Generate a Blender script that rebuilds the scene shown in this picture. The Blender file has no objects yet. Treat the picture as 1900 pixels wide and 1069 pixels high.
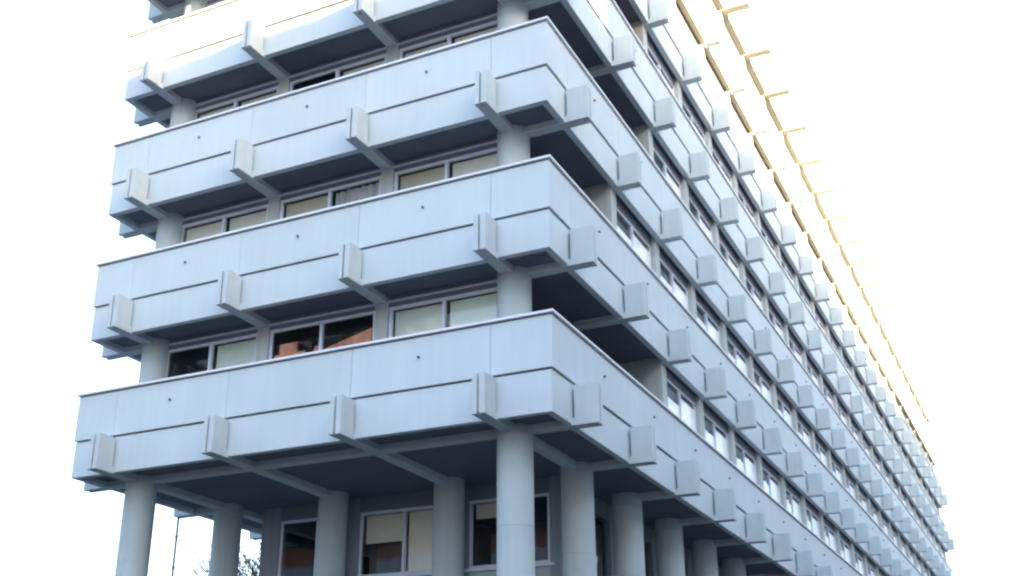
import bpy, bmesh, math, random
from mathutils import Vector, Matrix
C = bpy.data.collections.new("place"); bpy.context.scene.collection.children.link(C)
SC = bpy.context.scene
random.seed(7)

# ------------------------------------------------------------------ camera
F, YAW, PITCH, ROLL = 2155.86, -0.4696, 0.3855, 0.0068
CAM = Vector((8.1689, -19.1878, -6.4928))
fwd = Vector((math.sin(YAW)*math.cos(PITCH), math.cos(YAW)*math.cos(PITCH), math.sin(PITCH)))
rt = Vector((math.cos(YAW), -math.sin(YAW), 0)); up = rt.cross(fwd)
r2 = rt*math.cos(ROLL)+up*math.sin(ROLL); u2 = up*math.cos(ROLL)-rt*math.sin(ROLL)
cd = bpy.data.cameras.new("camera"); cam = bpy.data.objects.new("camera", cd); C.objects.link(cam)
cam.matrix_world = Matrix(((r2.x, u2.x, -fwd.x, CAM.x), (r2.y, u2.y, -fwd.y, CAM.y), (r2.z, u2.z, -fwd.z, CAM.z), (0, 0, 0, 1)))
cd.sensor_width = 36; cd.lens = F/1900*36; cd.clip_end = 5000; cd.clip_start = 0.1
cd.shift_x = 60.84/1900; cd.shift_y = 46.43/1900
SC.camera = cam
# ------------------------------------------------------------------ light
SUN_EL, SUN_AZ = math.radians(9), math.atan2(0.92, -0.39)      # azimuth clockwise from +Y
w = bpy.data.worlds.new("World"); SC.world = w; w.use_nodes = True
nt = w.node_tree; bg = nt.nodes['Background']
sky = nt.nodes.new('ShaderNodeTexSky'); sky.sky_type = 'NISHITA'; sky.sun_disc = False
sky.sun_elevation = SUN_EL; sky.sun_rotation = SUN_AZ
sky.air_density = 1.0; sky.dust_density = 5.0; sky.ozone_density = 1.0; sky.altitude = 600
# thin bright high cloud over the blue
tcw = nt.nodes.new('ShaderNodeTexCoord'); nw = nt.nodes.new('ShaderNodeTexNoise'); nw.inputs['Scale'].default_value = 2.2; nw.inputs['Detail'].default_value = 6
nt.links.new(tcw.outputs['Generated'], nw.inputs['Vector'])
mrw = nt.nodes.new('ShaderNodeMapRange'); mrw.inputs['From Min'].default_value = .3; mrw.inputs['From Max'].default_value = .65
mrw.inputs['To Min'].default_value = .30; mrw.inputs['To Max'].default_value = .6; nt.links.new(nw.outputs['Fac'], mrw.inputs['Value'])
mxw = nt.nodes.new('ShaderNodeMixRGB'); mxw.inputs[2].default_value = (1.75, 2.35, 3.3, 1)
nt.links.new(mrw.outputs[0], mxw.inputs[0]); nt.links.new(sky.outputs[0], mxw.inputs[1]); nt.links.new(mxw.outputs[0], bg.inputs['Color']); bg.inputs['Strength'].default_value = 0.15
sl = bpy.data.lights.new("sun", 'SUN'); sl.energy = 5.0; sl.angle = math.radians(0.6); sl.color = (1.0, .76, .45)
so = bpy.data.objects.new("sun", sl); C.objects.link(so)
sd = Vector((math.sin(SUN_AZ)*math.cos(SUN_EL), math.cos(SUN_AZ)*math.cos(SUN_EL), math.sin(SUN_EL)))
so.rotation_euler = sd.to_track_quat('Z', 'Y').to_euler(); so.location = sd*80
SC.view_settings.view_transform = 'Standard'; SC.view_settings.look = 'None'
SC.view_settings.gamma = 1; SC.view_settings.exposure = 2.87
SC.render.engine = 'CYCLES'
SC.cycles.pixel_filter_type = 'BLACKMAN_HARRIS'; SC.cycles.filter_width = 2.4
SC.cycles.max_bounces = 8; SC.cycles.diffuse_bounces = 5; SC.cycles.transparent_max_bounces = 12

# ------------------------------------------------------------------ helpers
class MB:
    def __init__(s): s.v = []; s.f = []; s.m = []
    def box(s, x0, x1, y0, y1, z0, z1, mi=0):
        if x0 > x1: x0, x1 = x1, x0
        if y0 > y1: y0, y1 = y1, y0
        n = len(s.v)
        s.v += [(x0,y0,z0),(x1,y0,z0),(x1,y1,z0),(x0,y1,z0),(x0,y0,z1),(x1,y0,z1),(x1,y1,z1),(x0,y1,z1)]
        s.f += [(n,n+3,n+2,n+1),(n+4,n+5,n+6,n+7),(n,n+1,n+5,n+4),(n+1,n+2,n+6,n+5),(n+2,n+3,n+7,n+6),(n+3,n,n+4,n+7)]
        s.m += [mi]*6; return s
    def tube(s, pts, rad, seg=8, mi=0, cap=True):
        pts = [Vector(p) for p in pts]
        if not hasattr(rad, '__len__'): rad = [rad]*len(pts)
        n0 = len(s.v)
        for i, p in enumerate(pts):
            d = (pts[min(i+1, len(pts)-1)]-pts[max(i-1, 0)]).normalized()
            a = d.cross(Vector((0.13, 0.21, 1)) if abs(d.z) < .9 else Vector((1, 0, 0))).normalized(); b = d.cross(a)
            for k in range(seg):
                t = 2*math.pi*k/seg; q = p+(a*math.cos(t)+b*math.sin(t))*rad[i]; s.v.append(tuple(q))
        for i in range(len(pts)-1):
            for k in range(seg):
                a0 = n0+i*seg+k; a1 = n0+i*seg+(k+1) % seg
                s.f.append((a0, a1, a1+seg, a0+seg)); s.m.append(mi)
        if cap:
            s.f.append(tuple(n0+k for k in range(seg))[::-1]); s.m.append(mi)
            e = n0+(len(pts)-1)*seg; s.f.append(tuple(e+k for k in range(seg))); s.m.append(mi)
        return s
    def mesh(s, name, mats, smooth=False, bevel=0):
        me = bpy.data.meshes.new(name); me.from_pydata(s.v, [], s.f)
        for m in (mats if isinstance(mats, (list, tuple)) else [mats]): me.materials.append(m)
        for p, i in zip(me.polygons, s.m): p.material_index = i
        bm = bmesh.new(); bm.from_mesh(me)
        bmesh.ops.recalc_face_normals(bm, faces=bm.faces)
        if bevel:
            bmesh.ops.bevel(bm, geom=bm.edges[:], offset=bevel, segments=1, affect='EDGES', clamp_overlap=True)
        bm.to_mesh(me); bm.free()
        if smooth:
            for p in me.polygons: p.use_smooth = True
            try: me.set_sharp_from_angle(angle=math.radians(40))
            except Exception: pass
        me.update(); return me
    def build(s, name, mats, parent=None, loc=(0, 0, 0), **k):
        return link(name, s.mesh(name, mats, **k), parent, loc)
def link(name, me, parent=None, loc=(0, 0, 0), rz=0):
    o = bpy.data.objects.new(name, me); C.objects.link(o); o.location = loc; o.rotation_euler.z = rz
    if parent: o.parent = parent
    return o
def tag(o, label=None, cat=None, group=None, kind=None):
    for k, v in (('label', label), ('category', cat), ('group', group), ('kind', kind)):
        if v: o[k] = v
    return o
def empty(name, loc, label, cat, group=None):
    o = bpy.data.objects.new(name, None); C.objects.link(o); o.location = loc
    return tag(o, label, cat, group)

# ------------------------------------------------------------------ materials
def mat(name, col, rough=.7, var=.08, scale=1.5, streak=0.0, bump=0.0, metal=0, spec=.3, panel=0.0, mottle=None):
    m = bpy.data.materials.new(name); m.use_nodes = True; n = m.node_tree.nodes; l = m.node_tree.links
    b = n['Principled BSDF']; b.inputs['Roughness'].default_value = rough; b.inputs['Metallic'].default_value = metal
    b.inputs['Specular IOR Level'].default_value = spec
    tc = n.new('ShaderNodeTexCoord'); geo = n.new('ShaderNodeNewGeometry')
    no = n.new('ShaderNodeTexNoise'); no.inputs['Scale'].default_value = scale; no.inputs['Detail'].default_value = 6
    l.new(geo.outputs['Position'], no.inputs['Vector'])
    mp = n.new('ShaderNodeMapRange'); mp.inputs['To Min'].default_value = 1-var; mp.inputs['To Max'].default_value = 1+var
    mp.inputs['From Min'].default_value = .3; mp.inputs['From Max'].default_value = .7
    l.new(no.outputs['Fac'], mp.inputs['Value']); fac = mp.outputs[0]
    if streak:
        ma = n.new('ShaderNodeMapping'); ma.inputs['Scale'].default_value = (5, 5, .25); l.new(geo.outputs['Position'], ma.inputs['Vector'])
        n2 = n.new('ShaderNodeTexNoise'); n2.inputs['Scale'].default_value = 1.6; n2.inputs['Detail'].default_value = 5; l.new(ma.outputs[0], n2.inputs['Vector'])
        m2 = n.new('ShaderNodeMapRange'); m2.inputs['To Min'].default_value = 1-streak; m2.inputs['To Max'].default_value = 1+streak*.4
        m2.inputs['From Min'].default_value = .3; m2.inputs['From Max'].default_value = .65; l.new(n2.outputs['Fac'], m2.inputs['Value'])
        mm = n.new('ShaderNodeMath'); mm.operation = 'MULTIPLY'; l.new(fac, mm.inputs[0]); l.new(m2.outputs[0], mm.inputs[1]); fac = mm.outputs[0]
    if panel:
        # every precast panel has its own slightly different mix
        ri = n.new('ShaderNodeNewGeometry'); m3 = n.new('ShaderNodeMapRange')
        m3.inputs['To Min'].default_value = 1-panel; m3.inputs['To Max'].default_value = 1+panel
        l.new(ri.outputs['Random Per Island'], m3.inputs['Value'])
        mm = n.new('ShaderNodeMath'); mm.operation = 'MULTIPLY'; l.new(fac, mm.inputs[0]); l.new(m3.outputs[0], mm.inputs[1]); fac = mm.outputs[0]
    vm = n.new('ShaderNodeVectorMath'); vm.operation = 'SCALE'; vm.inputs[0].default_value = col
    l.new(fac, vm.inputs['Scale']); l.new(vm.outputs[0], b.inputs['Base Color'])
    if bump:
        n3 = n.new('ShaderNodeTexNoise'); n3.inputs['Scale'].default_value = 60; n3.inputs['Detail'].default_value = 4; l.new(geo.outputs['Position'], n3.inputs['Vector'])
        bp = n.new('ShaderNodeBump'); bp.inputs['Strength'].default_value = bump; bp.inputs['Distance'].default_value = .01
        l.new(n3.outputs['Fac'], bp.inputs['Height']); l.new(bp.outputs[0], b.inputs['Normal'])
    return m
def glass_mat(name, tint=(.93, .95, .95), ior=1.6):
    m = bpy.data.materials.new(name); m.use_nodes = True; n = m.node_tree.nodes; l = m.node_tree.links
    n.remove(n['Principled BSDF']); out = n['Material Output']
    tr = n.new('ShaderNodeBsdfTransparent'); tr.inputs[0].default_value = (*tint, 1)
    gl = n.new('ShaderNodeBsdfGlossy'); gl.inputs['Roughness'].default_value = .02; gl.inputs[0].default_value = (.95, .97, 1, 1)
    fr = n.new('ShaderNodeFresnel'); fr.inputs['IOR'].default_value = ior
    no = n.new('ShaderNodeTexNoise'); no.inputs['Scale'].default_value = 1.1
    geo = n.new('ShaderNodeNewGeometry'); l.new(geo.outputs['Position'], no.inputs['Vector'])
    bp = n.new('ShaderNodeBump'); bp.inputs['Strength'].default_value = .05; bp.inputs['Distance'].default_value = .05
    l.new(no.outputs['Fac'], bp.inputs['Height']); l.new(bp.outputs[0], gl.inputs['Normal'])
    mx = n.new('ShaderNodeMixShader'); l.new(fr.outputs[0], mx.inputs[0]); l.new(tr.outputs[0], mx.inputs[1]); l.new(gl.outputs[0], mx.inputs[2])
    l.new(mx.outputs[0], out.inputs['Surface']); return m
def brick_mat(name, c1, c2, mortar, s=1.0):
    m = bpy.data.materials.new(name); m.use_nodes = True; n = m.node_tree.nodes; l = m.node_tree.links
    b = n['Principled BSDF']; b.inputs['Roughness'].default_value = .85
    geo = n.new('ShaderNodeNewGeometry'); sp = n.new('ShaderNodeSeparateXYZ'); l.new(geo.outputs['Position'], sp.inputs[0])
    ad = n.new('ShaderNodeMath'); ad.operation = 'ADD'; l.new(sp.outputs[0], ad.inputs[0]); l.new(sp.outputs[1], ad.inputs[1])
    cb = n.new('ShaderNodeCombineXYZ'); l.new(ad.outputs[0], cb.inputs[0]); l.new(sp.outputs[2], cb.inputs[1])
    br = n.new('ShaderNodeTexBrick'); br.inputs['Scale'].default_value = 1; br.inputs['Brick Width'].default_value = .24*s; br.inputs['Row Height'].default_value = .08*s
    br.inputs['Mortar Size'].default_value = .008*s; br.inputs['Color1'].default_value = (*c1, 1); br.inputs['Color2'].default_value = (*c2, 1); br.inputs['Mortar'].default_value = (*mortar, 1)
    l.new(cb.outputs[0], br.inputs['Vector']); l.new(br.outputs['Color'], b.inputs['Base Color']); return m

M_PANEL = mat('pale_precast', (.51, .57, .605), .75, .03, .8, streak=.025, bump=.12, panel=.02)
M_BEAM = mat('beam_concrete', (.49, .545, .57), .8, .05, 2.0, streak=.03, bump=.2)
M_COL = mat('column_concrete', (.43, .49, .51), .75, .05, 1.2, streak=.04, bump=.2)
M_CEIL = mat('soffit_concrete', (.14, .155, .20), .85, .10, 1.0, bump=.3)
M_SOFFIT_GLOW = mat('soffit_warm_glow', (.40, .375, .28), .8, .06, 1.2)  # warm bounce and glare under the top floors, put into the colour
M_COPING = mat('coping_metal', (.74, .74, .80), .5, .04, 1.0, metal=.0, spec=.5)
M_DARK = mat('joint_shadow_seal', (.05, .04, .045), .8, .1, 4)
M_FRAME = mat('lilac_grey_frame', (.62, .67, .78), .45, .05, 3)
M_WALL = mat('render_wall', (.24, .27, .31), .8, .06, 1.0, streak=.06)
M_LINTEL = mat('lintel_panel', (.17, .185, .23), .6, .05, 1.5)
M_PIER = mat('pier_grey', (.42, .45, .44), .75, .06, 1.2, streak=.08)
M_ROOM = mat('dim_room', (.26, .20, .20), .9, .2, 1)
M_SLAB = mat('slab_concrete', (.3, .3, .3), .9, .08, 1)
M_BLIND = mat('cream_blind', (.78, .77, .71), .8, .04, 2)
M_BLINDG = mat('green_cream_blind', (.72, .77, .72), .8, .04, 2)
M_BLINDB = mat('tan_blind', (.60, .58, .48), .8, .08, 2)
M_CURT = mat('white_curtain', (.62, .62, .66), .8, .04, 2, streak=.3)
M_TERRA = mat('terracotta_laminate', (.72, .36, .24), .6, .35, 3)
M_GLASS = glass_mat('window_glass')
M_GLASS2 = glass_mat('coated_glass', (.7, .74, .76), 2.5)
M_METAL = mat('drain_metal', (.12, .12, .13), .5, .1, 5, metal=.4)
M_PIPE = mat('pipe_paint', (.35, .33, .45), .5, .1, 5)

# ------------------------------------------------------------------ ground
GZ = -8.09
def sheet(name, x0, x1, y0, y1, z, m, kind='structure'):
    mb = MB(); mb.v = [(x0, y0, z), (x1, y0, z), (x1, y1, z), (x0, y1, z)]; mb.f = [(0, 1, 2, 3)]; mb.m = [0]
    o = mb.build(name, m); tag(o, kind=kind); return o
M_GROUND = mat('pavement_stone', (.07, .07, .07), .9, .12, .8)
M_ASPH = mat('asphalt', (.045, .045, .05), .9, .2, 2.0)
M_PAINT = mat('road_paint', (.75, .75, .72), .7, .1, 4)
sheet('ground', -900, 900, -900, 900, GZ-.125, M_ASPH)
def pave(name, x0, x1, y0, y1):
    o = MB().box(x0, x1, y0, y1, GZ-.2, GZ).build(name, M_GROUND, bevel=.02); tag(o, kind='structure')
pave('pavement', -60, 11, -4.5, 120)
pave('pavement', -60, 11, -60, -16)
pave('pavement', 22, 62, -60, 150)
for i in range(14):
    y = -50+i*12
    if -17 < y < -4: continue
    sheet('road_marking', 16.4, 16.55, y, y+5, GZ-.121, M_PAINT)
for i in range(7):
    sheet('road_marking', -52+i*8, -48+i*8, -10.3, -10.18, GZ-.121, M_PAINT)

# ------------------------------------------------------------------ the office building
H = 3.4; W = 12.18; NB = 24; RY0, RS = 1.13, 3.237; LX0, LS = 1.32, 3.22
LEN = RY0*2+(NB-1)*RS; ZT, ZS = 2.032, .84
BLD = empty('office_building', (0, 0, 0), 'long pale concrete office block with stacked balcony parapets, projecting beam ends and round columns', 'building')
def ring(mb, o, i, z0, z1, mi=0):
    mb.box(-W-o, o, -o, i, z0, z1, mi); mb.box(-W-o, o, LEN-i, LEN+o, z0, z1, mi)
    mb.box(-i, o, i, LEN-i, z0, z1, mi); mb.box(-W-o, -W+i, i, LEN-i, z0, z1, mi)
LXS = [-LX0-LS*j for j in range(4)]; RYS = [RY0+RS*j for j in range(NB)]
G = .004
def panels(mb, o, i, z0, z1):
    """one box per precast panel, a narrow open joint behind each beam"""
    xs = [o]+[x for x in LXS]+[-W-o]
    for a, b in zip(xs, xs[1:]):
        a2 = a-(0 if a == o else G); b2 = b+(0 if b == -W-o else G)
        mb.box(b2, a2, -o, i, z0, z1); mb.box(b2, a2, LEN-i, LEN+o, z0, z1)
    ys = [i]+RYS+[LEN-i]
    for a, b in zip(ys, ys[1:]):
        a2 = a+(0 if a == i else G); b2 = b-(0 if b == LEN-i else G)
        mb.box(-i, o, a2, b2, z0, z1); mb.box(-W-o, -W+i, a2, b2, z0, z1)
ZK = [i*H+(.17 if i == 6 else 0) for i in range(7)]
SPOUT = MB().tube([(0, .05, 0), (0, -.045, -.01)], .026, 8).mesh('drain_spout', M_METAL)
def parapet(k):
    z = ZK[k]
    mb = MB(); panels(mb, 0, .10, z+ZS+.034, z+ZT-.085)
    p = mb.build('parapet', M_PANEL, BLD, bevel=.006)
    mb = MB(); ii = .19 if k < 6 else .40; e = 0 if k < 5 else .02
    ring(mb, -.036, ii, z+e, z+ZS)
    if e: ring(mb, -.038, ii-.002, z, z+e, 1)  # thin underside layer that carries the painted warm glow
    lb = mb.build('lower_band', [M_PANEL, M_SOFFIT_GLOW], p, bevel=.006 if k < 5 else 0)
    mb = MB(); ring(mb, -.102, .17, z+ZS+.036, z+ZT-.09)
    mb.build('parapet_core', M_WALL, p)
    mb = MB(); ring(mb, -.07, .18, z+ZS+.002, z+ZS+.032)
    mb.build('shadow_joint', M_DARK, p)
    mb = MB(); ring(mb, -.02, .18, z+ZT-.083, z+ZT-.057)
    mb.build('coping_joint', M_DARK, p)
    mb = MB(); ring(mb, .055, .22, z+ZT-.055, z+ZT)
    mb.build('coping', M_COPING, p, bevel=.008)
    # little drain spouts through the upper band, one per bay
    zs = z+1.52
    pos = [(LXS[q]-LS*.5, 0, 0) for q in range(3) if (k, q) != (0, 1)]+[(0, RYS[q]+RS*.5, math.pi/2) for q in range(NB-1)]
    if k < 4:
        for x, y, a in pos: link('drain_spout', SPOUT, p, (x, y, zs), a)
    else:
        sp = MB()
        for x, y, a in pos:
            if a: sp.tube([(-.05, y, zs), (.045, y, zs-.01)], .026, 8)
            else: sp.tube([(x, .05, zs), (x, -.045, zs-.01)], .026, 8)
        tag(sp.build('drain_spout', M_METAL, p), kind='stuff')
    return p
for k in range(7): parapet(k)
# slabs: soffit underside and floor
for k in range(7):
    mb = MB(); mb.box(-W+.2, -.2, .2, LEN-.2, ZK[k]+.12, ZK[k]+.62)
    mb.build('slab', M_CEIL if k < 5 else M_SOFFIT_GLOW, BLD)
MB().box(-W+.17, -.17, .17, LEN-.17, 6*H+.80, 6*H+1.5).build('roof', M_SLAB, BLD)

# beams ---------------------------------------------------------------
def beam_mesh(out, inn, dz, m=None):
    """runs along local +Y (inward); the outer end has a vertical groove in its face"""
    mb = MB(); zb = -.03+dz; zt = ZS-.045
    a = -.137 if not m else -.18
    mb.box(a, a+.103, -out, -out+.16, zb, zt)
    mb.box(a+.155, -a, -out, -out+.16, zb, zt)
    mb.box(a+.100, a+.158, -out+.07, -out+.17, zb+.05, zt-.03, 0)
    mb.box(a, -a, -out+.158, -.02, zb+.0005, zt-.0005)
    mb.box(a+.001, -a-.001, -.02, inn, zb+.001, .13)
    if m: mb.box(a+.002, -a-.002, -out+.002, inn, zb-.02, zb-.001, 1)  # underside sheet in the painted glow colour, roof beams only
    return mb.mesh('beam', [M_BEAM, m] if m else M_BEAM, bevel=0 if m else .006)
BM_F0 = beam_mesh(.515, 4.2, 0); BM_F = beam_mesh(.515, 1.30, 0)
BM_R = beam_mesh(.515, 1.25, .003); BM_F6 = beam_mesh(.87, 1.30, 0, M_SOFFIT_GLOW); BM_R6 = beam_mesh(.87, 1.25, .003, M_SOFFIT_GLOW)
BM_RL = beam_mesh(.515, 4.0, .006)
beams = []
for k in range(7):
    for x in LXS:
        beams.append((k, 'F', x, 0, 0, BM_F0 if k == 0 else BM_F6 if k == 6 else BM_F))
    for j, y in enumerate(RYS):
        m = BM_R6 if k == 6 else BM_R
        beams.append((k, 'R', 0, y, math.pi/2, m))
    for j in range(8):
        beams.append((k, 'L', -W, RYS[j], -math.pi/2, BM_R6 if k == 6 else BM_R))
def score(b):
    p = Vector((b[2], b[3], b[0]*H)); d = (p-CAM).length
    vis = 1.0 if b[1] != 'L' else .25
    if b[1] == 'L' and b[3] > 5: vis = .05
    if b[0] >= 4 and b[3] < 3: vis = .2
    if b[0] == 6 and b[3] < 12: vis = .1
    return vis/d
beams.sort(key=score, reverse=True)
for b in beams[:100]:
    link('beam', b[5], BLD, (b[2], b[3], ZK[b[0]]), b[4])
mb = MB()
for b in beams[100:]:
    if b[0] == 6: continue
    n = len(mb.v); R = Matrix.Rotation(b[4], 3, 'Z'); T = Vector((b[2], b[3], ZK[b[0]]))
    mb.v += [tuple(R @ v.co+T) for v in b[5].vertices]
    mb.f += [tuple(i+n for i in p.vertices) for p in b[5].polygons]; mb.m += [0]*len(b[5].polygons)
for b in [b for b in beams[100:] if b[0] == 6]:
    n = len(mb.v); R = Matrix.Rotation(b[4], 3, 'Z'); T = Vector((b[2], b[3], ZK[b[0]]))
    mb.v += [tuple(R @ v.co+T) for v in b[5].vertices]
    mb.f += [tuple(i+n for i in p.vertices) for p in b[5].polygons]; mb.m += [p.material_index for p in b[5].polygons]
tag(mb.build('beam', [M_BEAM, M_SOFFIT_GLOW], BLD), kind='stuff')
# longitudinal beams on the column lines, under the lowest floor
MB().box(LXS[3]+.3, LXS[0]-.3, 1.0, 1.26, -.022, .13).build('edge_beam', M_BEAM, BLD, bevel=.006)
MB().box(LXS[3]-.13, LXS[3]+.13, RY0+.3, RYS[-1]-.3, -.019, .13).build('edge_beam', M_BEAM, BLD, bevel=.006)

# columns -------------------------------------------------------------
def column(x, y, z0, z1, r=.365):
    pts = [z0]; q = -7.0
    while q < z1-.2:
        if q > z0+.1: pts += [q-.012, q-.004, q+.004, q+.012]
        q += 1.70
    pts.append(z1)
    rad = [r]+[(r, r-.007, r-.007, r)[i % 4] for i in range(len(pts)-2)]+[r]
    MB().tube([(x, y, c) for c in pts], rad, 40).build('column', M_COL, BLD, smooth=True)
for x in (LXS[0], LXS[3]): column(x, RY0, GZ-.01, 6*H+.35)
for x in LXS: column(x, RY0+RS, GZ-.01, .13)
for j in range(2, 14):
    column(LXS[0], RYS[j], GZ-.01, .13)
for j in range(2, 6): column(LXS[3], RYS[j], GZ-.01, .13)

# windows -------------------------------------------------------------
def window(width, z0, z1, fr=.06, fr_y=.07, mull=.055, split=.5, proud=.03):
    """local: x 0..width, looking from -Y; frame and one glass sheet per light"""
    f = MB()
    f.box(0, width, 0, fr_y, z1-fr, z1); f.box(0, width, -.02, fr_y, z0, z0+fr)
    f.box(0, fr, 0, fr_y, z0+fr, z1-fr); f.box(width-fr, width, 0, fr_y, z0+fr, z1-fr)
    xm = width*split
    f.box(xm-mull/2, xm+mull/2, -proud, fr_y, z0+fr, z1-fr)
    g = MB()
    for a, b in ((fr, xm-mull/2), (xm+mull/2, width-fr)):
        n = len(g.v); g.v += [(a, .035, z0+fr), (b, .035, z0+fr), (b, .035, z1-fr), (a, .035, z1-fr)]; g.f.append((n, n+1, n+2, n+3)); g.m.append(0)
    return f, g
def blind_mesh(name, w_, z0, z1, m, folds=False):
    mb = MB()
    if folds:
        nn = int(w_/.05)
        vs = []
        for i in range(nn+1):
            x = w_*i/nn; y = .03*math.sin(i*1.6)+.012*math.sin(i*.7)
            vs += [(x, y, z0), (x, y, z1)]
        mb.v = vs; mb.f = [(2*i, 2*i+2, 2*i+3, 2*i+1) for i in range(nn)]; mb.m = [0]*nn
    else:
        mb.box(0, w_, 0, .012, z0+.03, z1)
        mb.box(0, w_, -.01, .02, z0, z0+.03)
    return mb.mesh(name, m)
HEADL, SILL = 3.28, 1.55
# end facade, upper floors
FILL = {(0, 0): ('G', 'G'), (0, 1): ('O', 'O'), (0, 2): ('N', 'G'),
        (1, 0): ('T', 'B'), (1, 1): ('T', 'C'), (1, 2): ('B', 'B'),
        (2, 0): ('B', 'B'), (2, 1): ('N', 'B'), (2, 2): ('B', 'B'),
        (3, 0): ('B', 'N'), (3, 1): ('B', 'B'), (3, 2): ('B', 'B')}
# fill pairs are (left light, right light); bay 0 is next to the corner
BL = {'G': M_BLINDG, 'B': M_BLIND, 'T': M_BLINDB, 'C': M_CURT}
YW = 1.13
for k in range(6):
    z = k*H
    for j in range(3):
        xr = LXS[j]-(.17 if j else .30); xl = LXS[j+1]+(.17 if j < 2 else .30)
        wdt = xr-xl
        f, g = window(wdt, SILL, HEADL, fr=.075, mull=.075)
        wo = f.build('window', M_FRAME, BLD, (xl, YW, z), bevel=.005)
        g.build('glass', M_GLASS, wo)
        fl = FILL.get((k, j), ('B', 'N'))
        for q, c in enumerate(fl):
            if c in BL:
                bw = wdt/2-.10
                bo = link('blind' if c != 'C' else 'curtain', blind_mesh('blind', bw, SILL+.05+(0 if c != 'T' else .0), HEADL-.08, BL[c], c == 'C'), wo, (.08+q*(wdt/2), .14, 0))
        if fl[0] == 'O':       # terracotta cupboards standing behind the glass
            cb = MB()
            cb.box(.10, .95, .08, .14, SILL-.1, 2.66); cb.box(.22, .72, .10, .16, 2.66, 2.92); cb.box(1.20, 1.38, .09, .15, SILL-.1, 2.72)
            n = len(cb.v); x0, x1, y0, y1 = 1.50, 2.72, .09, .14
            cb.v += [(x0, y0, 1.6), (x1, y0, 1.6), (x1, y0, 2.92), (x0, y0, 2.62), (x0, y1, 1.6), (x1, y1, 1.6), (x1, y1, 2.92), (x0, y1, 2.62)]
            cb.f += [(n,n+1,n+2,n+3),(n+4,n+7,n+6,n+5),(n,n+4,n+5,n+1),(n+1,n+5,n+6,n+2),(n+2,n+6,n+7,n+3),(n+3,n+7,n+4,n)]; cb.m += [0]*6
            cb.build('cupboard', M_TERRA, wo)
    # lintel boards, spandrel, pilasters
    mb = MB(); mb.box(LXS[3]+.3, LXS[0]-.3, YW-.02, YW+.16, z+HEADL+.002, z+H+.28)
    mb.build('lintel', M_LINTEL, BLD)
    MB().box(LXS[3]+.3, LXS[0]-.3, YW-.06, YW-.022, z+HEADL+.09, z+HEADL+.14).build('lintel_trim', M_FRAME, BLD)
    MB().box(LXS[3]+.3, LXS[0]-.3, YW-.0, YW+.16, z+.62, z+SILL-.002).build('spandrel_wall', M_WALL, BLD)
    for j in (1, 2):
        MB().box(LXS[j]-.168, LXS[j]+.168, YW-.05, YW+.2, z+.62, z+H+.28).build('pilaster', M_PIER, BLD, bevel=.006)
    # room behind
    MB().box(LXS[3], LXS[0]-.3, 2.6, 2.7, z+.62, z+H+.28).build('room_wall', M_ROOM, BLD)
# long facade (windows stand nearer the parapet), looking towards +X
XW = -.32; HEADR = 3.22
first = {0: 2, 1: 1, 2: 2, 3: 2, 4: 2, 5: 2}
pils = []; bwid = RS-.36
f, g = window(bwid, SILL, HEADR, fr=.06, mull=.05, proud=.03)
WM, GM = f.mesh('window', M_FRAME, bevel=.004), g.mesh('glass', M_GLASS2)
wins = []
skym = MB(); skym.box(.06, bwid/2-.03, .020, .032, SILL+.06, 2.74); skym.box(bwid/2+.03, bwid-.06, .018, .032, SILL+.06, 3.02)  # white boards imitating bright sky reflected in the panes
SKYM = skym.mesh('sky_reflection_panel', mat('painted_sky_white', (.88, .89, .90), .25, .02, 2, spec=.6), bevel=.004)
for k in range(6):
    for j in range(first[k], NB-1): wins.append((k, j))
wins.sort(key=lambda a: (Vector((0, RYS[a[1]], a[0]*H))-CAM).length+(8*a[0]))
BRG = [blind_mesh('blind', bwid/2-.1, SILL+.05+d, HEADR-.08, m) for d, m in ((0, M_CURT), (.9, M_CURT), (1.2, M_BLINDG), (.5, M_BLIND))]
for n, (k, j) in enumerate(wins[:80]):
    wo = link('window', WM, BLD, (XW, RYS[j]+.18, k*H), math.pi/2)
    link('glass', GM, wo)
    if k < 4: link('sky_reflection_panel', SKYM, wo)
    for q in range(2):
        if random.random() < .7:
            link('blind', random.choice(BRG), wo, (.08+q*bwid/2, .14, 0))
mb = MB()
for (k, j) in wins[80:]:
    for me, mi in ((WM, 0), (GM, 1), (SKYM, 2)):
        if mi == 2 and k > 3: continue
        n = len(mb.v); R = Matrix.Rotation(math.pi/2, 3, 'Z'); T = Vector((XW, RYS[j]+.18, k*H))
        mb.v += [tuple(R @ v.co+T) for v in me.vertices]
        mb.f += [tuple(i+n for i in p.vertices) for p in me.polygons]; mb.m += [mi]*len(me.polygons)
tag(mb.build('window', [M_FRAME, M_GLASS2, SKYM.materials[0]], BLD), kind='stuff')
for k in range(6):
    z = k*H; y0 = RYS[first[k]]
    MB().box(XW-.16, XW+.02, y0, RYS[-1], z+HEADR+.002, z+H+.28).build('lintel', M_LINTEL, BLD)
    MB().box(XW-.16, XW, y0, RYS[-1], z+.62, z+SILL-.002).build('spandrel_wall', M_WALL, BLD)
    mb = MB()
    for j in range(first[k], NB):
        pils.append((k, j))
    # end wall and back wall of the corner loggia
    MB().box(-4.6, -.705, y0-.15, y0+.1, z+.62, z+H+.28).build('end_wall', M_PIER, BLD)
    MB().box(-4.7, -4.6, 1.30, y0+.1, z+.62, z+H+.28).build('inner_wall', M_ROOM, BLD)
    MB().box(-5.0, -4.9, y0+.3, LEN-1.5, z+.62, z+H+.28).build('room_wall', M_ROOM, BLD)
    MB().box(-W+.6, -W+.8, 1.5, LEN-1.5, z+.62, z+H+.28).build('side_wall', M_WALL, BLD)
PM = MB().box(-.70, -.19, -.178, .178, .62, H+.28).mesh('pilaster', M_PIER, bevel=.006)
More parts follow.
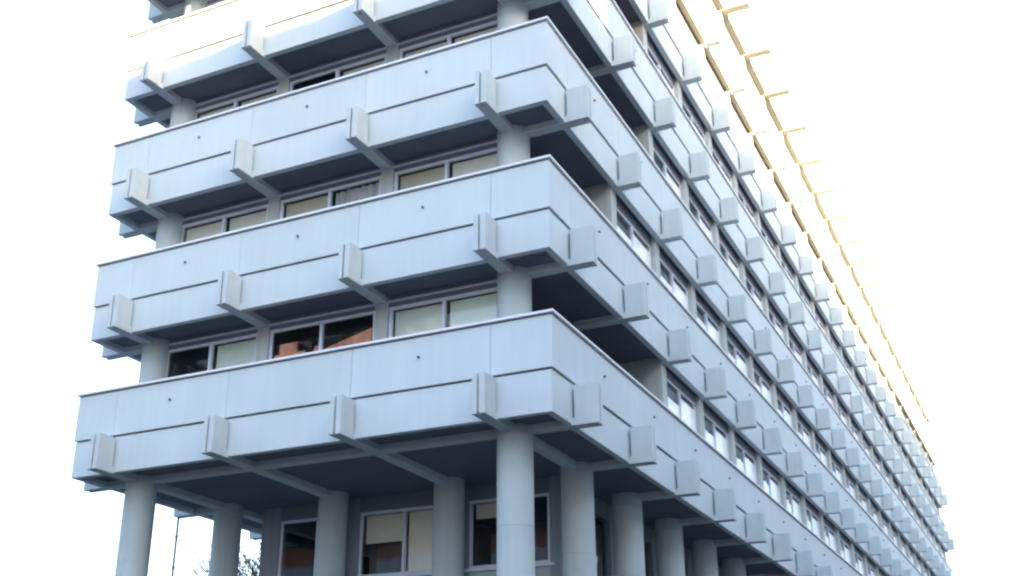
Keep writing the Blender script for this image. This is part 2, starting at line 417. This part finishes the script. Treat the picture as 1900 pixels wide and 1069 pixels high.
pils.sort(key=lambda a: (Vector((0, RYS[a[1]], a[0]*H))-CAM).length+8*a[0])
for k, j in pils[:86]: link('pilaster', PM, BLD, (0, RYS[j], k*H))
mb = MB()
for k, j in pils[86:]: mb.box(-.70, -.19, RYS[j]-.178, RYS[j]+.178, k*H+.62, k*H+H+.28)
tag(mb.build('pilaster', M_PIER, BLD), kind='stuff')
# ground floor ---------------------------------------------------------
GY = 5.02; GH, GS = -.25, -1.86
gw = [(-9.80, -7.95, .62), (-7.40, -4.85, .5), (-4.35, -2.28, .5)]
xs = [-10.38]+[v for a in gw for v in a[:2]]+[-2.05]
for i in range(0, len(xs), 2): MB().box(xs[i], xs[i+1], GY, GY+.25, GZ, .118).build('pier', M_WALL, BLD, bevel=.005)
for a, b, q in gw:
    MB().box(a, b, GY+.02, GY+.25, GZ, GS-.07).build('spandrel_wall', M_PIER, BLD)
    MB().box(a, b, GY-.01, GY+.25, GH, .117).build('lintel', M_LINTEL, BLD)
    MB().box(a-.1, b+.1, GY-.07, GY+.2, GS-.068, GS-.002).build('window_sill', M_FRAME, BLD, bevel=.005)
for i, (a, b, s) in enumerate(gw):
    f, g = window(b-a, GS, GH, fr=.07, mull=.07, split=s)
    wo = f.build('window', M_FRAME, BLD, (a, GY+.03, 0), bevel=.005); g.build('glass', M_GLASS, wo)
    if i == 1:
        link('blind', blind_mesh('blind', 1.12, GS+.85, GH-.07, M_BLIND), wo, (.1, .15, 0))
        link('blind', blind_mesh('blind', 1.12, GS+.06, GH-.07, M_BLIND), wo, (1.32, .15, 0))
    if i == 2: link('blind', blind_mesh('blind', .88, GH-.42, GH-.07, M_BLIND), wo, (.1, .15, 0))
# side walls of the ground floor block with tall windows along the arcade
def arcade_wall(x, s):
    mb = MB(); mg = MB()
    for j in range(1, NB-1):
        y = RYS[j]+.7
        if y < GY+.25: y = GY+.25
        mb.box(x, x+s*.25, y, y+.5, GZ, .116)
        mg.box(x+s*.12, x+s*.14, y+.5, RYS[j+1]+.7, GZ+1.0, -.3, 1)
        mb.box(x+s*.02, x+s*.25, y+.5, RYS[j+1]+.7, GZ, GZ+1.0); mb.box(x+s*.02, x+s*.25, y+.5, RYS[j+1]+.7, -.3, .115)
    a = mb.build('arcade_wall', M_WALL, BLD); mg.m = [0]*len(mg.m); mg.build('glazing', M_GLASS, a)
arcade_wall(-2.05, -1); arcade_wall(-10.38, 1)
MB().box(-6.2, -6.0, GY+1.5, LEN-4, GZ, .11).build('core_wall', M_ROOM, BLD)
MB().box(-9.9, -2.4, GY+4.5, GY+4.6, GZ, .112).build('room_wall', M_ROOM, BLD)
# downpipe hanging from the second beam end of the far side
px, py = -W-.45, RYS[1]
mb = MB().tube([(px, py, .0), (px, py, GZ)], .035, 10)
for i in range(9): mb.tube([(px, py, -.5-i*.8), (px, py, -.56-i*.8)], .05, 10)
mb.build('downpipe', M_PIPE, BLD, smooth=True)

# ------------------------------------------------------------------ houses of the streets around (they stand behind and beside the viewer), and one added sky-blocking slab
M_BRICK = brick_mat('orange_brick', (.55, .22, .11), (.48, .18, .09), (.4, .32, .26))
M_BRICK2 = brick_mat('brown_brick', (.30, .15, .09), (.26, .12, .08), (.28, .25, .22))
M_STUC = mat('cream_render', (.70, .68, .63), .85, .06, .6, streak=.1)
M_STUC2 = mat('grey_render', (.62, .63, .64), .85, .06, .6, streak=.1)
M_BAND = mat('pale_band', (.62, .68, .74), .6, .04, 1)
M_DGL = mat('dark_window', (.03, .035, .04), .12, .1, 1, spec=.8)
def block(name, label, cat, x0, x1, y0, y1, top, wm, faces, sh=3.1, band=False):
    o = empty(name, ((x0+x1)/2, (y0+y1)/2, GZ), label, cat)
    off = Vector(((x0+x1)/2, (y0+y1)/2, GZ))
    def put(mb, nm, m, **k):
        mb.v = [tuple(Vector(v)-off) for v in mb.v]; return mb.build(nm, m, o, **k)
    put(MB().box(x0, x1, y0, y1, GZ, top), 'wall', wm)
    put(MB().box(x0-.3, x1+.3, y0-.3, y1+.3, top+.003, top+.35), 'roof', M_SLAB)
    n = int((top-GZ)/sh)
    wf = MB(); wg = MB()
    for fl in range(n):
        zb = GZ+fl*sh+1.0; zt = zb+1.4
        for ax in faces:
            if ax == 'W': L0, L1 = y0, y1
            else: L0, L1 = x0, x1
            if band:
                if fl and ax == 'N': wf.box(L0+.2, L1-.2, y1, y1+.06, zt+.25, zt+1.05)
                if fl and ax == 'E': pass
            q = L0+1.2
            while q+1.4 < L1-.8:
                if ax == 'W': wf.box(x0-.05, x0-.003, q-.1, q+1.5, zb-.1, zt+.1); wg.box(x0-.07, x0-.052, q, q+1.4, zb, zt)
                else: wf.box(q-.1, q+1.5, y1+.003, y1+.05, zb-.1, zt+.1); wg.box(q, q+1.4, y1+.052, y1+.07, zb, zt)
                q += 2.9
    put(wf, 'window_surround', M_BAND); put(wg, 'window', M_DGL)
    return o
block('brick_building', 'low orange brick block with pale window bands across the side street', 'building', -62, -9, -40, -24.5, 6.0, M_BRICK, 'N', band=True)
block('sky_blocker_slab', 'added dark green grey slab that blocks bright sky from the end facade windows', 'building', -66, -29, -52, -41, 24, mat('sky_blocker_green_grey', (.10, .12, .10), .8, .1, .6), 'N')  # unseen slab, added to keep bright sky out of the window reflections
block('apartment_house', 'cream rendered apartment house at the street corner', 'building', 30, 37, -52, -17.3, 17.5, M_STUC, 'W')
block('apartment_house', 'grey rendered lower house beside the cream one', 'building', 30, 37, -16.6, -9.5, 15.9, M_STUC2, 'W')
block('apartment_house', 'pale rendered house facing the long balcony facade', 'building', 30, 37, -9, 18, 19.5, M_STUC, 'W')
block('apartment_house', 'tall grey apartment house near the middle of the street', 'building', 30, 37, 18.7, 44, 20.0, M_STUC2, 'W')
block('apartment_house', 'tallest cream apartment house toward the far street end', 'building', 30, 37, 44.7, 80, 21.7, M_STUC, 'W')

# ------------------------------------------------------------------ tree beyond the open ground floor
def tree(x, y, h):
    t = empty('tree', (x, y, GZ), 'sparse brown tree standing behind the open ground floor at left', 'tree')
    M_BARK = mat('bark', (.16, .13, .12), .9, .2, 4)
    M_LEAF = mat('dry_leaves', (.10, .10, .06), .8, .3, 3)
    tr = MB(); cr = MB(); tips = []
    def grow(p, d, L, r, lv):
        pts = [p]; rr = [r]; q = p.copy(); dd = d.copy()
        for i in range(4):
            dd = (dd+Vector((random.uniform(-.16, .16), random.uniform(-.16, .16), random.uniform(-.02, .12)))).normalized()
            q = q+dd*L/4; pts.append(q.copy()); rr.append(max(.022, r*(1-.13*(i+1))))
        (tr if lv < 2 else cr).tube(pts, rr, 8 if lv < 2 else 5)
        if lv >= 5: tips.append((q, dd)); return
        for b in range(2 if lv < 1 else random.choice((3, 3, 4))):
            a = random.uniform(0, 6.28); s = random.uniform(.4, .75)
            side = Vector((math.cos(a), math.sin(a), 0))
            grow(pts[random.choice((3, 4, 4))], (dd+side*s).normalized(), L*random.uniform(.66, .85), rr[-1]*.68, lv+1)
        if lv == 0: grow(pts[-1], dd, L*.8, rr[-1]*.8, 1)
    grow(Vector((0, 0, 0)), Vector((.03, 0, 1)), h*.3, .30, 0)
    tr.build('trunk', M_BARK, t, smooth=True); 
    lf = len(cr.f)
    for p, d in tips:
        for i in range(2):
            c = p+Vector([random.uniform(-.3, .3) for _ in range(3)]); a = Vector([random.uniform(-1, 1) for _ in range(3)]).normalized()*.06
            b = a.cross(Vector([random.uniform(-1, 1) for _ in range(3)])).normalized()*.045
            n = len(cr.v); cr.v += [tuple(c-a), tuple(c+b), tuple(c+a), tuple(c-b)]; cr.f.append((n, n+1, n+2, n+3)); cr.m.append(1)
    cr.build('crown', [M_BARK, M_LEAF], t)
tree(-25.9, 24.0, 12.0)
